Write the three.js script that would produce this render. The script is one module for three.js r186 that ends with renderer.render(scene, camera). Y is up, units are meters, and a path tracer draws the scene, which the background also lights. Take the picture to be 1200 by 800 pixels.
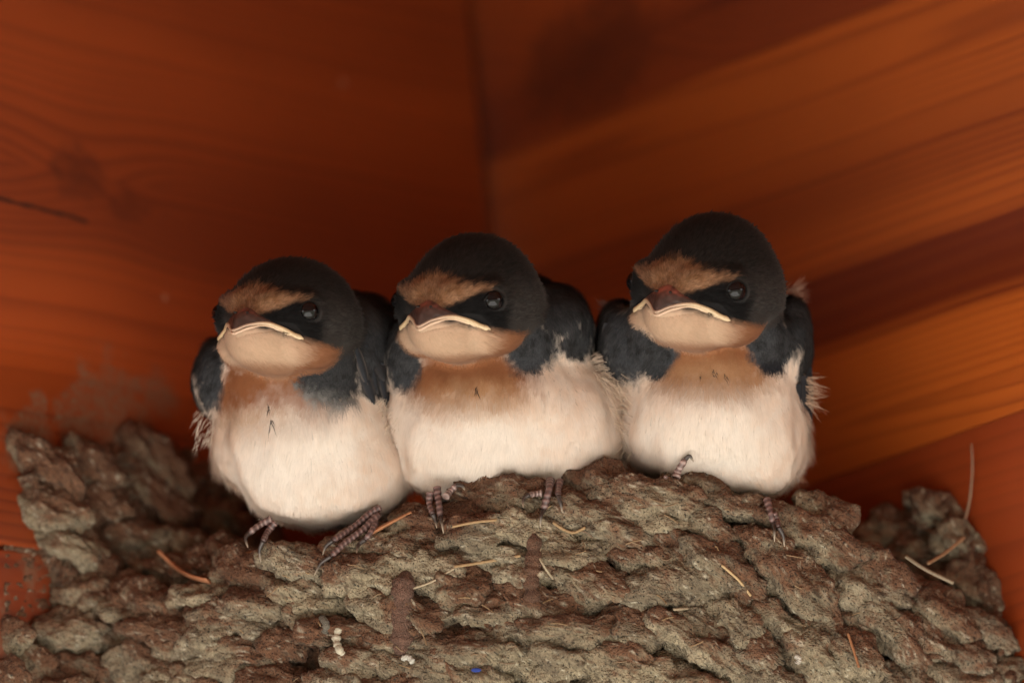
import * as THREE from 'three';
import { mergeGeometries } from 'three/addons/utils/BufferGeometryUtils.js';
import { RoundedBoxGeometry } from 'three/addons/geometries/RoundedBoxGeometry.js';

// ---------- camera, sky, sun, exposure ----------
const U = 0.0002;                       // metres per working unit (all animal and nest shapes are drawn in fifths of a millimetre)
const D = 2.2, DU = D / U;              // distance from camera to the chicks
const PITCH = 15.6 * Math.PI / 180, ROLL = 5.8 * Math.PI / 180;
const upv = new THREE.Vector3(0, Math.cos(PITCH), Math.sin(PITCH));
const RX = new THREE.Vector3(Math.cos(ROLL), 0, 0).addScaledVector(upv, -Math.sin(ROLL));
const VY = new THREE.Vector3(Math.sin(ROLL), 0, 0).addScaledVector(upv, Math.cos(ROLL));
const BZ = new THREE.Vector3(0, -Math.sin(PITCH), Math.cos(PITCH));
const FRAME = new THREE.Matrix4().makeBasis(RX, VY, BZ);
const FQ = new THREE.Quaternion().setFromRotationMatrix(FRAME);

const scene = new THREE.Scene();
const camera = new THREE.PerspectiveCamera(2 * Math.atan(400 * U / D) * 180 / Math.PI, 1024 / 682, 0.05, 200);
camera.position.copy(BZ).multiplyScalar(D);
camera.up.copy(VY);
camera.lookAt(0, 0, 0);
camera.focus = D - 0.006;
camera.userData.fStop = 5.4;
scene.add(camera);

{ // overcast sky, a little brighter overhead; below the horizon the haze over the ground
  const w = 64, h = 32, data = new Float32Array(w * h * 4);
  for (let j = 0; j < h; j++) for (let i = 0; i < w; i++) {
    const el = ((j + 0.5) / h - 0.5) * Math.PI, s = Math.sin(el), o = (j * w + i) * 4;
    const L = s > 0 ? 1.0 + 0.25 * s : 0.3;
    data[o] = L * 1.0; data[o + 1] = L * 0.985; data[o + 2] = L * 0.95; data[o + 3] = 1;
  }
  const t = new THREE.DataTexture(data, w, h, THREE.RGBAFormat, THREE.FloatType);
  t.mapping = THREE.EquirectangularReflectionMapping; t.magFilter = THREE.LinearFilter; t.needsUpdate = true;
  scene.background = t; scene.environment = t;
}
const sun = new THREE.DirectionalLight(new THREE.Color(1, 0.965, 0.91), 4.0);
sun.position.set(-0.25, 1.2, 0.75).multiplyScalar(5);
sun.castShadow = true; sun.shadow.radius = 1; sun.shadow.mapSize.set(2048, 2048);
Object.assign(sun.shadow.camera, { left: -6, right: 6, top: 6, bottom: -6, near: 0.1, far: 16 });
scene.add(sun); scene.add(sun.target);

const renderer = new THREE.WebGLRenderer({ antialias: true });
renderer.setSize(1024, 682);
renderer.toneMapping = THREE.LinearToneMapping;
renderer.toneMappingExposure = 4.5;
renderer.shadowMap.enabled = true;

// ---------- helpers ----------
let seed_ = 12345;
const reseed = (s) => { seed_ = s | 0; };
const rnd = () => { seed_ = (seed_ + 0x6d2b79f5) | 0; let t = Math.imul(seed_ ^ (seed_ >>> 15), 1 | seed_); t = (t + Math.imul(t ^ (t >>> 7), 61 | t)) ^ t; return ((t ^ (t >>> 14)) >>> 0) / 4294967296; };
const rr = (a, b) => a + (b - a) * rnd();
const clamp = (x, a = 0, b = 1) => x < a ? a : x > b ? b : x;
const lerp = (a, b, t) => a + (b - a) * t;
const sst = (a, b, x) => { const t = clamp((x - a) / (b - a)); return t * t * (3 - 2 * t); };
const PERM = new Uint8Array(512), GX = new Float32Array(256), GY = new Float32Array(256), GZ = new Float32Array(256);
{ reseed(99); const p = [...Array(256).keys()]; for (let i = 255; i > 0; i--) { const j = Math.floor(rnd() * (i + 1)); [p[i], p[j]] = [p[j], p[i]]; }
  for (let i = 0; i < 512; i++) PERM[i] = p[i & 255];
  for (let i = 0; i < 256; i++) { const z = rr(-1, 1), a = rr(0, 6.2832), r = Math.sqrt(1 - z * z); GX[i] = r * Math.cos(a) * 1.5; GY[i] = r * Math.sin(a) * 1.5; GZ[i] = z * 1.5; } }
function noise(x, y, z) {
  const xi = Math.floor(x), yi = Math.floor(y), zi = Math.floor(z), xf = x - xi, yf = y - yi, zf = z - zi;
  const X = xi & 255, Y = yi & 255, Z = zi & 255;
  const u = xf * xf * xf * (xf * (xf * 6 - 15) + 10), v = yf * yf * yf * (yf * (yf * 6 - 15) + 10), w = zf * zf * zf * (zf * (zf * 6 - 15) + 10);
  const g = (i, a, b, c) => GX[i] * a + GY[i] * b + GZ[i] * c;
  const A = PERM[X] + Y, B = PERM[X + 1] + Y, AA = PERM[A & 255] + Z, AB = PERM[(A + 1) & 255] + Z, BA = PERM[B & 255] + Z, BB = PERM[(B + 1) & 255] + Z;
  const h = (k) => PERM[k & 511];
  return lerp(lerp(lerp(g(h(AA), xf, yf, zf), g(h(BA), xf - 1, yf, zf), u), lerp(g(h(AB), xf, yf - 1, zf), g(h(BB), xf - 1, yf - 1, zf), u), v),
    lerp(lerp(g(h(AA + 1), xf, yf, zf - 1), g(h(BA + 1), xf - 1, yf, zf - 1), u), lerp(g(h(AB + 1), xf, yf - 1, zf - 1), g(h(BB + 1), xf - 1, yf - 1, zf - 1), u), v), w);
}
const fbm = (x, y, z, o = 3) => { let s = 0, a = 0.5, f = 1; for (let i = 0; i < o; i++) { s += a * noise(x * f + i * 17.3, y * f + i * 5.1, z * f - i * 9.7); a *= 0.5; f *= 2.03; } return s; };
const mix3 = (a, b, t) => [lerp(a[0], b[0], t), lerp(a[1], b[1], t), lerp(a[2], b[2], t)];

// a place given by its direction from the camera (x to the right, y down, 1200 by 800) and its depth z towards the camera, in the tilted frame
const at = (px, py, z = 0) => new THREE.Vector3((px - 600) * (DU - z) / DU, (400 - py) * (DU - z) / DU, z);
const toWorld = (v) => v.clone().multiplyScalar(U).applyMatrix4(FRAME);
const names = {};
const numbered = (n) => { const k = names[n] = (names[n] ?? -1) + 1; return k ? n + '_' + String(k).padStart(3, '0') : n; };
function add(parent, name, geo, mat) {
  const m = new THREE.Mesh(geo, mat); m.name = numbered(name); m.castShadow = m.receiveShadow = true; parent.add(m); return m;
}
function thing(name, label, category, base, group) {      // base in the tilted frame
  const g = new THREE.Group(); g.name = numbered(name); g.position.copy(toWorld(base)); g.quaternion.copy(FQ);
  g.userData = { label, category }; if (group) g.userData.group = group; g.userData.base = undefined; delete g.userData.base;
  scene.add(g); return g;
}
function geom(pos, idx, col, nor, uv) {
  const g = new THREE.BufferGeometry();
  g.setAttribute('position', new THREE.BufferAttribute(pos instanceof Float32Array ? pos : new Float32Array(pos), 3));
  if (idx) g.setIndex(new THREE.BufferAttribute(idx instanceof Uint32Array ? idx : new Uint32Array(idx), 1));
  if (col) g.setAttribute('color', new THREE.BufferAttribute(col instanceof Float32Array ? col : new Float32Array(col), 3));
  if (uv) g.setAttribute('uv', new THREE.BufferAttribute(uv instanceof Float32Array ? uv : new Float32Array(uv), 2));
  if (nor) g.setAttribute('normal', new THREE.BufferAttribute(nor instanceof Float32Array ? nor : new Float32Array(nor), 3)); else g.computeVertexNormals();
  return g;
}
const place = (g, base) => { g.translate(-base.x, -base.y, -base.z); g.scale(U, U, U); return g; };

// a tube with its own radius and colour along its length
function sweep(points, radius, color, seg = 24, sides = 8, flat = 1) {
  const curve = new THREE.CatmullRomCurve3(points), fr = curve.computeFrenetFrames(seg, false), pos = [], idx = [], col = [], uv = [];
  for (let i = 0; i <= seg; i++) {
    const t = i / seg, p = curve.getPointAt(t), r = radius(t);
    for (let k = 0; k <= sides; k++) {
      const a = k / sides * 6.28319, c = Math.cos(a) * r, s = Math.sin(a) * r * flat, n = fr.normals[i], b = fr.binormals[i];
      pos.push(p.x + n.x * c + b.x * s, p.y + n.y * c + b.y * s, p.z + n.z * c + b.z * s);
      col.push(...color(t, a)); uv.push(k / sides, t);
      if (i < seg && k < sides) { const q = i * (sides + 1) + k; idx.push(q, q + sides + 1, q + 1, q + 1, q + sides + 1, q + sides + 2); }
    }
  }
  for (const [row, flip] of [[0, 1], [seg, 0]]) {
    const c = curve.getPointAt(row / seg), m = pos.length / 3; pos.push(c.x, c.y, c.z); col.push(...color(row / seg, 0)); uv.push(0, row / seg);
    for (let k = 0; k < sides; k++) { const q = row * (sides + 1) + k; flip ? idx.push(m, q, q + 1) : idx.push(m, q + 1, q); }
  }
  return geom(pos, idx, col, null, uv);
}

// ---------- materials ----------
function bumpTexture(size, f) {
  const d = new Uint8Array(size * size * 4);
  for (let j = 0; j < size; j++) for (let i = 0; i < size; i++) { const v = clamp(f(i / size, j / size)) * 255, o = (j * size + i) * 4; d[o] = d[o + 1] = d[o + 2] = v; d[o + 3] = 255; }
  const t = new THREE.DataTexture(d, size, size); t.wrapS = t.wrapT = THREE.MirroredRepeatWrapping; t.magFilter = THREE.LinearFilter; t.minFilter = THREE.LinearMipmapLinearFilter; t.generateMipmaps = true; t.needsUpdate = true; return t;
}
const grit = bumpTexture(1024, (u, v) => 0.55 + 0.5 * fbm(u * 36, v * 36, 3.3, 4) + 0.5 * Math.min(0, noise(u * 90, v * 90, 8) + 0.1));
const gritColor = bumpTexture(1024, (u, v) => 0.93 + 0.26 * fbm(u * 40, v * 40, 1.3, 3) + 0.16 * noise(u * 120, v * 120, 2) - 0.45 * sst(0.30, 0.55, noise(u * 75, v * 75, 5)) + 0.35 * sst(0.45, 0.7, noise(u * 95, v * 95, 9)));
gritColor.colorSpace = THREE.SRGBColorSpace;
const M = {
  mud: new THREE.MeshStandardMaterial({ vertexColors: true, map: gritColor, roughness: 0.95, bumpMap: grit, bumpScale: 0.0012 }),
  skin: new THREE.MeshPhysicalMaterial({ vertexColors: true, roughness: 0.9, specularIntensity: 0.3 }),
  plume: new THREE.MeshPhysicalMaterial({ vertexColors: true, roughness: 1, specularIntensity: 0.12, transmission: 0.4, thickness: 0, side: THREE.DoubleSide }),
  eye: new THREE.MeshPhysicalMaterial({ color: new THREE.Color().setRGB(0.004, 0.0035, 0.004), roughness: 0.06, ior: 1.35 }),
  horn: new THREE.MeshPhysicalMaterial({ vertexColors: true, roughness: 0.42, clearcoat: 0.15, clearcoatRoughness: 0.4 }),
  straw: new THREE.MeshStandardMaterial({ vertexColors: true, roughness: 0.7 }),
  feather: new THREE.MeshPhysicalMaterial({ vertexColors: true, roughness: 0.8, specularIntensity: 0.3, side: THREE.DoubleSide }),
};

// ---------- the corner of two board walls ----------
const cornerAt = at(583, 265, -830), cornerW = toWorld(cornerAt);
const S45 = Math.SQRT1_2, dirR = new THREE.Vector3(S45, 0, S45), dirL = new THREE.Vector3(-S45, 0, S45), nR = new THREE.Vector3(-S45, 0, S45), nL = new THREE.Vector3(S45, 0, S45);
const onWall = (px, py, n) => {            // point of a wall seen in a direction, in world metres
  const o = camera.position, d = toWorld(at(px, py, 0)).sub(o), t = cornerW.clone().sub(o).dot(n) / d.dot(n);
  return o.clone().addScaledVector(d, t);
};
const wallZ = (px, py, n) => onWall(px, py, n).dot(BZ) / U;

function wood(w, h, W, H, o) {             // one board's face: w x h texels for W x H metres; grain runs along u
  const d = new Uint8Array(w * h * 4), s = o.seed;
  for (let j = 0; j < h; j++) for (let i = 0; i < w; i++) {
    let x = (i + 0.5) / w * W, y = (j + 0.5) / h * H, kd = 0, warp = 0;
    for (const k of o.knots ?? []) {
      const dx = (x - k.x) / k.stretch, dy = y - k.y, q = Math.hypot(dx, dy), r = k.r;
      warp += Math.sign(dy || 1) * r * 0.9 * Math.exp(-Math.abs(dy) / (r * 2.2)) * Math.exp(-dx * dx / (r * r * 5));
      const ring = 0.5 + 0.5 * Math.sin(q / r * 9 + 3 * noise(x * 300, y * 300, s));
      kd = Math.max(kd, sst(r * 1.25, r * 0.55, q + r * 0.35 * noise(x * 260, y * 260, s + 4)) * (0.7 + 0.3 * ring) * k.dark);
    }
    const yy = y + warp + 0.0025 * noise(x * 5, y * 18, s) + 0.0007 * noise(x * 22, y * 60, s + 2) + (o.slope ?? 0) * x;
    let band = o.band(yy / H, x / W);
    const f = o.freq ?? 170, ph = yy * f + 3.2 * noise(1.5, yy * 55, s + 7) + 0.5 * noise(x * 7, yy * 40, s + 8), saw = ph - Math.floor(ph);
    const late = Math.pow(saw, 3) * sst(1, 0.9, saw) * (0.45 + 0.55 * clamp(0.5 + noise(x * 4, yy * 90, s + 1)));
    const fibre = 0.5 * noise(x * 40, y * 1900, s + 3) + 0.4 * noise(x * 14, y * 700, s + 5);
    let c = mix3(o.light, o.dark, clamp(band + 0.5 * late * (o.late ?? 1) + 0.1 * fibre));
    const blot = 1 + 0.14 * fbm(x * 25, y * 40, s + 11, 3);
    c = c.map((v) => v * blot * (1 + 0.06 * fibre));
    c = mix3(c, [0.05, 0.009, 0.003], kd);
    if (o.extra) c = o.extra(c, x, y, s) ?? c;
    const q = (j * w + i) * 4;
    for (let k = 0; k < 3; k++) { const v = clamp(c[k]); d[q + k] = 255 * (v <= 0.0031308 ? v * 12.92 : 1.055 * Math.pow(v, 1 / 2.4) - 0.055); }
    d[q + 3] = 255;
  }
  const t = new THREE.DataTexture(d, w, h); t.colorSpace = THREE.SRGBColorSpace; t.magFilter = THREE.LinearFilter; t.minFilter = THREE.LinearMipmapLinearFilter; t.generateMipmaps = true; t.wrapS = t.wrapT = THREE.ClampToEdgeWrapping; t.needsUpdate = true; return t;
}
const heightAt = (px, py) => onWall(px, py, nR).y;
const yA = heightAt(581, 186), yB = heightAt(578, 700);
const LEN = 0.30, TH = 0.018;
const yL = onWall(0, 638, nL).y;
// texture coordinates of a spot on a wall: x from the corner, y from the board's lower edge
const spot = (px, py, n, dir, y0) => { const p = onWall(px, py, n); return { x: p.clone().sub(cornerW).dot(dir), y: p.y - y0 }; };
function wall(name, dir, n, planks, label) {
  const g = new THREE.Group(); g.name = name; g.position.copy(cornerW); g.position.y = 0; g.userData = { kind: 'structure', label }; scene.add(g);
  g.rotation.y = Math.atan2(n.x, n.z);
  const right = new THREE.Vector3(1, 0, 0).applyEuler(g.rotation), sgn = Math.sign(right.dot(dir));
  for (const p of planks) {
    const H = p.y1 - p.y0 - (p.gap ?? 0.0001), off = p.off ?? 0;
    const bx = new RoundedBoxGeometry(LEN, H, TH, 3, p.gap ? 0.0012 : 0.0002), P = bx.attributes.position, uv = bx.attributes.uv;
    for (let i = 0; i < P.count; i++) { const u = (P.getX(i) * sgn + LEN / 2 + off) / LEN; uv.setXY(i, u, (P.getY(i) + H / 2) / H); }
    bx.translate(sgn * (LEN / 2 + off), (p.y0 + p.y1) / 2, -TH / 2 + (p.dz ?? 0));
    const m = add(g, 'plank', bx, new THREE.MeshPhysicalMaterial({ map: wood(p.w ?? 1024, p.h ?? 512, LEN, H, p), roughness: 0.43, specularIntensity: 0.8 }));
  }
  return g;
}
{
  const kT = spot(690, 70, nR, dirR, yA), kT2 = spot(715, 30, nR, dirR, yA);
  const orange = [0.385, 0.086, 0.010], red = [0.10, 0.014, 0.003], deep = [0.10, 0.014, 0.004];
  wall('wall_right', dirR, nR, [
    { off: -0.02, y0: yA, y1: yA + 0.15, seed: 3, light: [0.30, 0.055, 0.008], dark: [0.07, 0.010, 0.003], band: (v, u) => 0.5 + 0.2 * Math.sin(v * 9 + 1), knots: [{ ...kT, r: 0.016, stretch: 1.5, dark: 0.75 }, { ...kT2, r: 0.009, stretch: 1.5, dark: 0.7 }] },
    { off: -0.02, y0: yB, y1: yA, seed: 8, light: orange, dark: red, w: 2048, freq: 280, late: 1.4, slope: 0.03,
      band: (v, u) => { const t = 1 - v; return 0.38 + 0.2 * sst(0.2, 0.32, t) - 0.2 * sst(0.36, 0.44, t) + 0.55 * sst(0.49, 0.54, t) - 0.80 * sst(0.65, 0.73, t) + 0.1 * sst(0.9, 1, t); } },
    { off: -0.02, y0: yB - 0.12, y1: yB, seed: 14, light: [0.26, 0.044, 0.008], dark: deep, freq: 150, band: (v) => 0.42 - 0.3 * sst(0.95, 0.7, v) + 0.2 * Math.sin(v * 12) },
  ], 'varnished orange brown board wall on the right side of the corner');
  const k1 = spot(92, 205, nL, dirL, yL), k2 = spot(150, 245, nL, dirL, yL), cr0 = spot(0, 234, nL, dirL, yL), cr1 = spot(100, 260, nL, dirL, yL);
  const smear = [[130, 480, 60], [185, 465, 30], [90, 500, 40], [35, 520, 45], [45, 470, 14]].map(([x, y, r]) => ({ ...spot(x, y, nL, dirL, yL), r: r * U * 1.2 }));
  const fleck = [spot(402, 98, nL, dirL, yL), spot(193, 350, nL, dirL, yL)];
  wall('wall_left', dirL, nL, [
    { off: 0.0022, gap: 0.0006, y0: yL, y1: yL + 0.2, seed: 21, light: [0.315, 0.055, 0.008], dark: [0.075, 0.010, 0.003], w: 2048, h: 1024, freq: 260, slope: -0.02, late: 0.9,
      band: (v) => 0.42 - 0.28 * sst(0.385, 0.34, v) * sst(0.16, 0.24, v) + 0.12 * Math.sin(v * 17 + 0.6),
      knots: [{ ...k1, r: 0.0075, stretch: 1.2, dark: 0.55 }, { ...k2, r: 0.004, stretch: 1.6, dark: 0.45 }],
      extra: (c, x, y, s) => {
        const t = clamp((x - cr1.x) / (cr0.x - cr1.x), -0.02, 2), yc = lerp(cr1.y, cr0.y, t) + 0.0006 * noise(x * 120, 1, 1), wd = 0.0004 + 0.0002 * noise(x * 300, 2, 2);
        if (x > cr1.x - 0.0006) c = mix3(c, [0.03, 0.008, 0.004], sst(wd * 2, wd * 0.6, Math.abs(y - yc)));
        let m = 0;
        for (const k of smear) { const q = Math.hypot(x - k.x, y - k.y) / k.r; m = Math.max(m, sst(1.25, 0.4, q + 0.9 * fbm(x * 210, y * 210, 5, 4)) * (0.55 + 0.45 * clamp(0.5 + 1.6 * noise(x * 900, y * 900, 6)))); }
        c = mix3(c, [0.16, 0.105, 0.065], 0.75 * sst(0.05, 0.95, m * (0.75 + 0.9 * fbm(x * 520, y * 520, 9, 3))));
        for (const k of fleck) c = mix3(c, [0.5, 0.25, 0.15], 0.6 * sst(0.0010, 0.0004, Math.hypot((x - k.x), (y - k.y) * 0.8)));
        return c;
      } },
    { off: 0.0022, gap: 0.0006, y0: yL - 0.115, y1: yL, seed: 33, light: [0.26, 0.046, 0.008], dark: deep, freq: 150, band: (v) => 0.3 + 0.2 * Math.sin(v * 8), dz: -0.0008,
      extra: (c, x, y) => mix3(c, [0.17, 0.10, 0.06], 0.7 * sst(-0.1, 0.6, fbm(x * 120, y * 60, 4, 4) + 0.5 * fbm(x * 700, y * 500, 4, 2))) },
  ], 'varnished red brown board wall on the left side of the corner');
  // the boarded eave over the corner and the sunlit yard below, which lights the nest from under the eave
  const e = new THREE.Group(); e.name = 'eave_ceiling'; e.userData = { kind: 'structure', label: 'boarded eave over the nest corner' };
  e.position.set(cornerW.x, Math.min(yA + 0.15, yL + 0.2), cornerW.z); scene.add(e);
  const tex = wood(512, 128, 1.2, 0.12, { seed: 40, light: [0.30, 0.07, 0.012], dark: deep, band: () => 0.3 });
  const bm = new THREE.MeshPhysicalMaterial({ map: tex, roughness: 0.45 });
  const eg = new RoundedBoxGeometry(2.6, 0.02, 0.119, 2, 0.001);
  for (let i = 0; i < 10; i++) { const b = add(e, 'ceiling_board', eg, bm); b.position.set(0, 0.0115, -0.05 + i * 0.12); }
  const fb = add(e, 'fascia_board', new RoundedBoxGeometry(2.6, 0.42, 0.02, 2, 0.002), bm); fb.position.set(0, -0.08, 1.16);
  const lawn = new THREE.Mesh(new THREE.PlaneGeometry(120, 120), new THREE.MeshStandardMaterial({ color: new THREE.Color().setRGB(0.085, 0.078, 0.055), roughness: 1 }));
  lawn.name = 'dry_lawn'; lawn.rotation.x = -Math.PI / 2; lawn.position.set(0, -2.304, 55); lawn.receiveShadow = true; lawn.userData = { kind: 'structure', label: 'dry mown lawn beyond the paved yard' }; scene.add(lawn);
  const yard = new THREE.Mesh(new THREE.PlaneGeometry(5, 4.6), new THREE.MeshStandardMaterial({ color: new THREE.Color().setRGB(0.42, 0.41, 0.39), roughness: 0.95 }));
  yard.name = 'ground'; yard.rotation.x = -Math.PI / 2; yard.position.set(-0.7, -2.3, 3.0); yard.receiveShadow = true; yard.userData = { kind: 'structure', label: 'pale paved yard below the nest' }; scene.add(yard);
}

// ---------- mud ----------
const CLAY = [0.31, 0.25, 0.162], PALE = [0.41, 0.355, 0.255], GREY = [0.16, 0.122, 0.08], RUST = [0.125, 0.053, 0.025], DARK = [0.05, 0.03, 0.018];
// colour of the dried mud at a place; local = how far up a pellet the place lies (-1..1), tone = the pellet's own clay
function mudColor(x, y, z, local, tone) {
  const big = fbm(x / 95, y / 70, z / 90, 3), mid = fbm(x / 24 + 7, y / 18, z / 24, 3), fine = noise(x / 4.2, y / 3.6, z / 4.2), speck = noise(x / 2.3, y / 2.3, z / 2.3 + 40);
  let c = mix3(mix3(CLAY, GREY, clamp(0.45 - 1.2 * mid + tone[0])), PALE, clamp(0.9 * big + 0.5 * mid + tone[1]));
  const r = 1.0 * big + 0.75 * mid + 0.30 * local + 0.22 * fine + tone[2] + 0.06;
  c = mix3(c, RUST, 0.95 * sst(-0.12, 0.30, r + 0.16 * speck));
  c = mix3(c, DARK, 0.75 * sst(0.30, 0.48, -speck * 0.6 - mid * 0.6 + 0.1 * fine));
  c = mix3(c, [0.52, 0.48, 0.37], 0.55 * sst(0.42, 0.6, speck + 0.25 * mid));
  const k = 1 + 0.30 * fine + 0.16 * speck;
  return [c[0] * k, c[1] * k, c[2] * k];
}
const NESTBASE = at(620, 800, 0);
const nest = thing('mud_nest', 'rough cup nest of dried mud pellets and straw in the board corner', 'bird nest', NESTBASE);
const spline = (pts) => (x) => { if (x <= pts[0][0]) return pts[0][1]; for (let i = 1; i < pts.length; i++) if (x <= pts[i][0]) { const t = (x - pts[i - 1][0]) / (pts[i][0] - pts[i - 1][0]); return lerp(pts[i - 1][1], pts[i][1], t * t * (3 - 2 * t)); } return pts[pts.length - 1][1]; };
const rimY = spline([[60, 745], [130, 722], [190, 702], [240, 676], [300, 660], [360, 652], [420, 640], [470, 612], [520, 596], [560, 574], [600, 566], [640, 584], [680, 572], [710, 556], [760, 562], [820, 572], [880, 596], [930, 606], [960, 596], [1000, 622], [1050, 670], [1100, 722], [1150, 780]]);
const frontZ = (x, y) => (x < 640 ? 20 - Math.pow((640 - x) / 580, 2.2) * 210 : 20 - Math.pow((x - 640) / 530, 2.2) * 120) + 0.10 * (y - 620) - 0.0004 * Math.max(0, y - 700) ** 2;
{ // the wall of the cup behind the single pellets, its rim and the floor inside
  const nx = 260, sec = [[-340, -110], [-240, -30], [-120, -14], [-40, -18], [-8, -30], [0, -48], [-6, -74], [-26, -110], [-24, -160], [0, -300], [20, -560]];
  const ns = 110, pos = [], idx = [], col = [], uv = [];
  for (let i = 0; i <= nx; i++) for (let j = 0; j <= ns; j++) {
    const px = lerp(40, 1190, i / nx), t = j / ns * (sec.length - 1), k = Math.min(sec.length - 2, Math.floor(t)), f = t - k;
    const dy = lerp(sec[k][0], sec[k + 1][0], f), dz = lerp(sec[k][1], sec[k + 1][1], f), ry = rimY(px) + 8, py = ry - dy;
    let z = frontZ(px, py) + dz - 12;
    const wl = px < 600 ? wallZ(px, py, nL) : wallZ(px, py, nR); z = Math.max(z, wl - 6);
    const p = at(px, py, z), n1 = fbm(p.x / 40, p.y / 26, p.z / 40, 4), n2 = fbm(p.x / 12, p.y / 9, p.z / 12, 3);
    p.z += 22 * n1 + 8 * n2; p.y += 14 * n1 + 5 * n2;
    pos.push(p.x, p.y, p.z); uv.push(p.x * U * 24, (p.y + p.z) * U * 24); col.push(...mudColor(p.x, p.y, p.z, 0.1, [0.5, -0.3, 0.15]));
    if (i < nx && j < ns) { const q = i * (ns + 1) + j; idx.push(q, q + ns + 1, q + 1, q + 1, q + ns + 1, q + ns + 2); }
  }
  add(nest, 'nest_cup', place(geom(pos, idx, col, null, uv), NESTBASE), M.mud);
}
const TOP = new Float32Array(300 * 220).fill(-1e4);           // how far the mud stands out, seen along the line of sight
const noteTop = (x, y, z) => { const k = DU / (DU - z), i = Math.round((x * k + 600) / 4), j = Math.round((400 - y * k) / 4); for (let a = -1; a <= 1; a++) for (let b = -1; b <= 1; b++) { const p = i + a, q = j + b; if (p >= 0 && q >= 0 && p < 300 && q < 220 && TOP[q * 300 + p] < z) TOP[q * 300 + p] = z; } };
const mudZ = (px, py) => { const i = clamp(Math.round(px / 4), 0, 299), j = clamp(Math.round(py / 4), 0, 219); return TOP[j * 300 + i]; };
const unitSpheres = {};
function sphereGrid(nu, nv) {
  const key = nu + 'x' + nv;
  if (!unitSpheres[key]) {
    const g = new THREE.SphereGeometry(1, nu, nv); unitSpheres[key] = { p: g.attributes.position.array, i: g.index.array, u: g.attributes.uv.array };
  }
  return unitSpheres[key];
}
function pellet(px, py, z, a, b, c, ang, tone, nu = 48, nv = 34) {
  const S = sphereGrid(nu, nv), n = S.p.length / 3, pos = new Float32Array(n * 3), col = new Float32Array(n * 3), uv = new Float32Array(n * 2), C = at(px, py, z);
  const ca = Math.cos(ang), sa = Math.sin(ang), tilt = rr(-0.35, 0.35), ct = Math.cos(tilt), st = Math.sin(tilt), o = rr(0, 100), size = Math.min(1, a / 40);
  for (let i = 0; i < n; i++) {
    let x = S.p[i * 3], y = S.p[i * 3 + 1], w = S.p[i * 3 + 2];
    const k = 1 + 0.42 * fbm(x * 1.3 + o, y * 1.3, w * 1.3, 2);
    const local = y;
    let X = x * a * k, Y = y * b * k, Z = w * c * k;
    Y += 0.12 * X * noise(X / 50 + o, 1, 1);
    let X1 = X * ca - Y * sa, Y1 = X * sa + Y * ca; const X2 = X1 * ct + Z * st, Z1 = -X1 * st + Z * ct;
    let wx = C.x + X2, wy = C.y + Y1, wz = C.z + Z1;
    const fu = X + o * 37, fv = Y + tilt * 20, e1 = fbm(fu / 32, fv / 21, wz / 28, 2), e2 = 0.5 - Math.abs(noise(fu / 19 + 5, fv / 11, wz / 14)), e3 = noise(wx / 5.5, wy / 4.5, wz / 5.5);
    const amp = size * (21 * e1 + 7 * e2 + 2.6 * e3), l = Math.hypot(x / a, y / b, w / c), nx = (x / a) / l, ny = (y / b) / l, nz = (w / c) / l;
    wx += amp * (nx * ca - ny * sa); wy += amp * (nx * sa + ny * ca) - 3 * e2; wz += amp * nz;
    noteTop(wx, wy, wz); pos[i * 3] = wx; pos[i * 3 + 1] = wy; pos[i * 3 + 2] = wz;
    uv[i * 2] = (wx + wz * 0.35 + o * 40) * U * 24; uv[i * 2 + 1] = (wy - wz * 0.35 + o * 70) * U * 24;
    const cc = mudColor(wx, wy, wz, local, tone); col[i * 3] = cc[0]; col[i * 3 + 1] = cc[1]; col[i * 3 + 2] = cc[2];
  }
  const g = geom(pos, new Uint32Array(S.i), col, null, uv);
  return add(nest, 'mud_pellet', place(g, NESTBASE), M.mud);
}
const toneOf = (redder = 0) => [rr(-0.35, 0.35), rr(-0.3, 0.3), rr(-0.28, 0.22) + redder];
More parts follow.
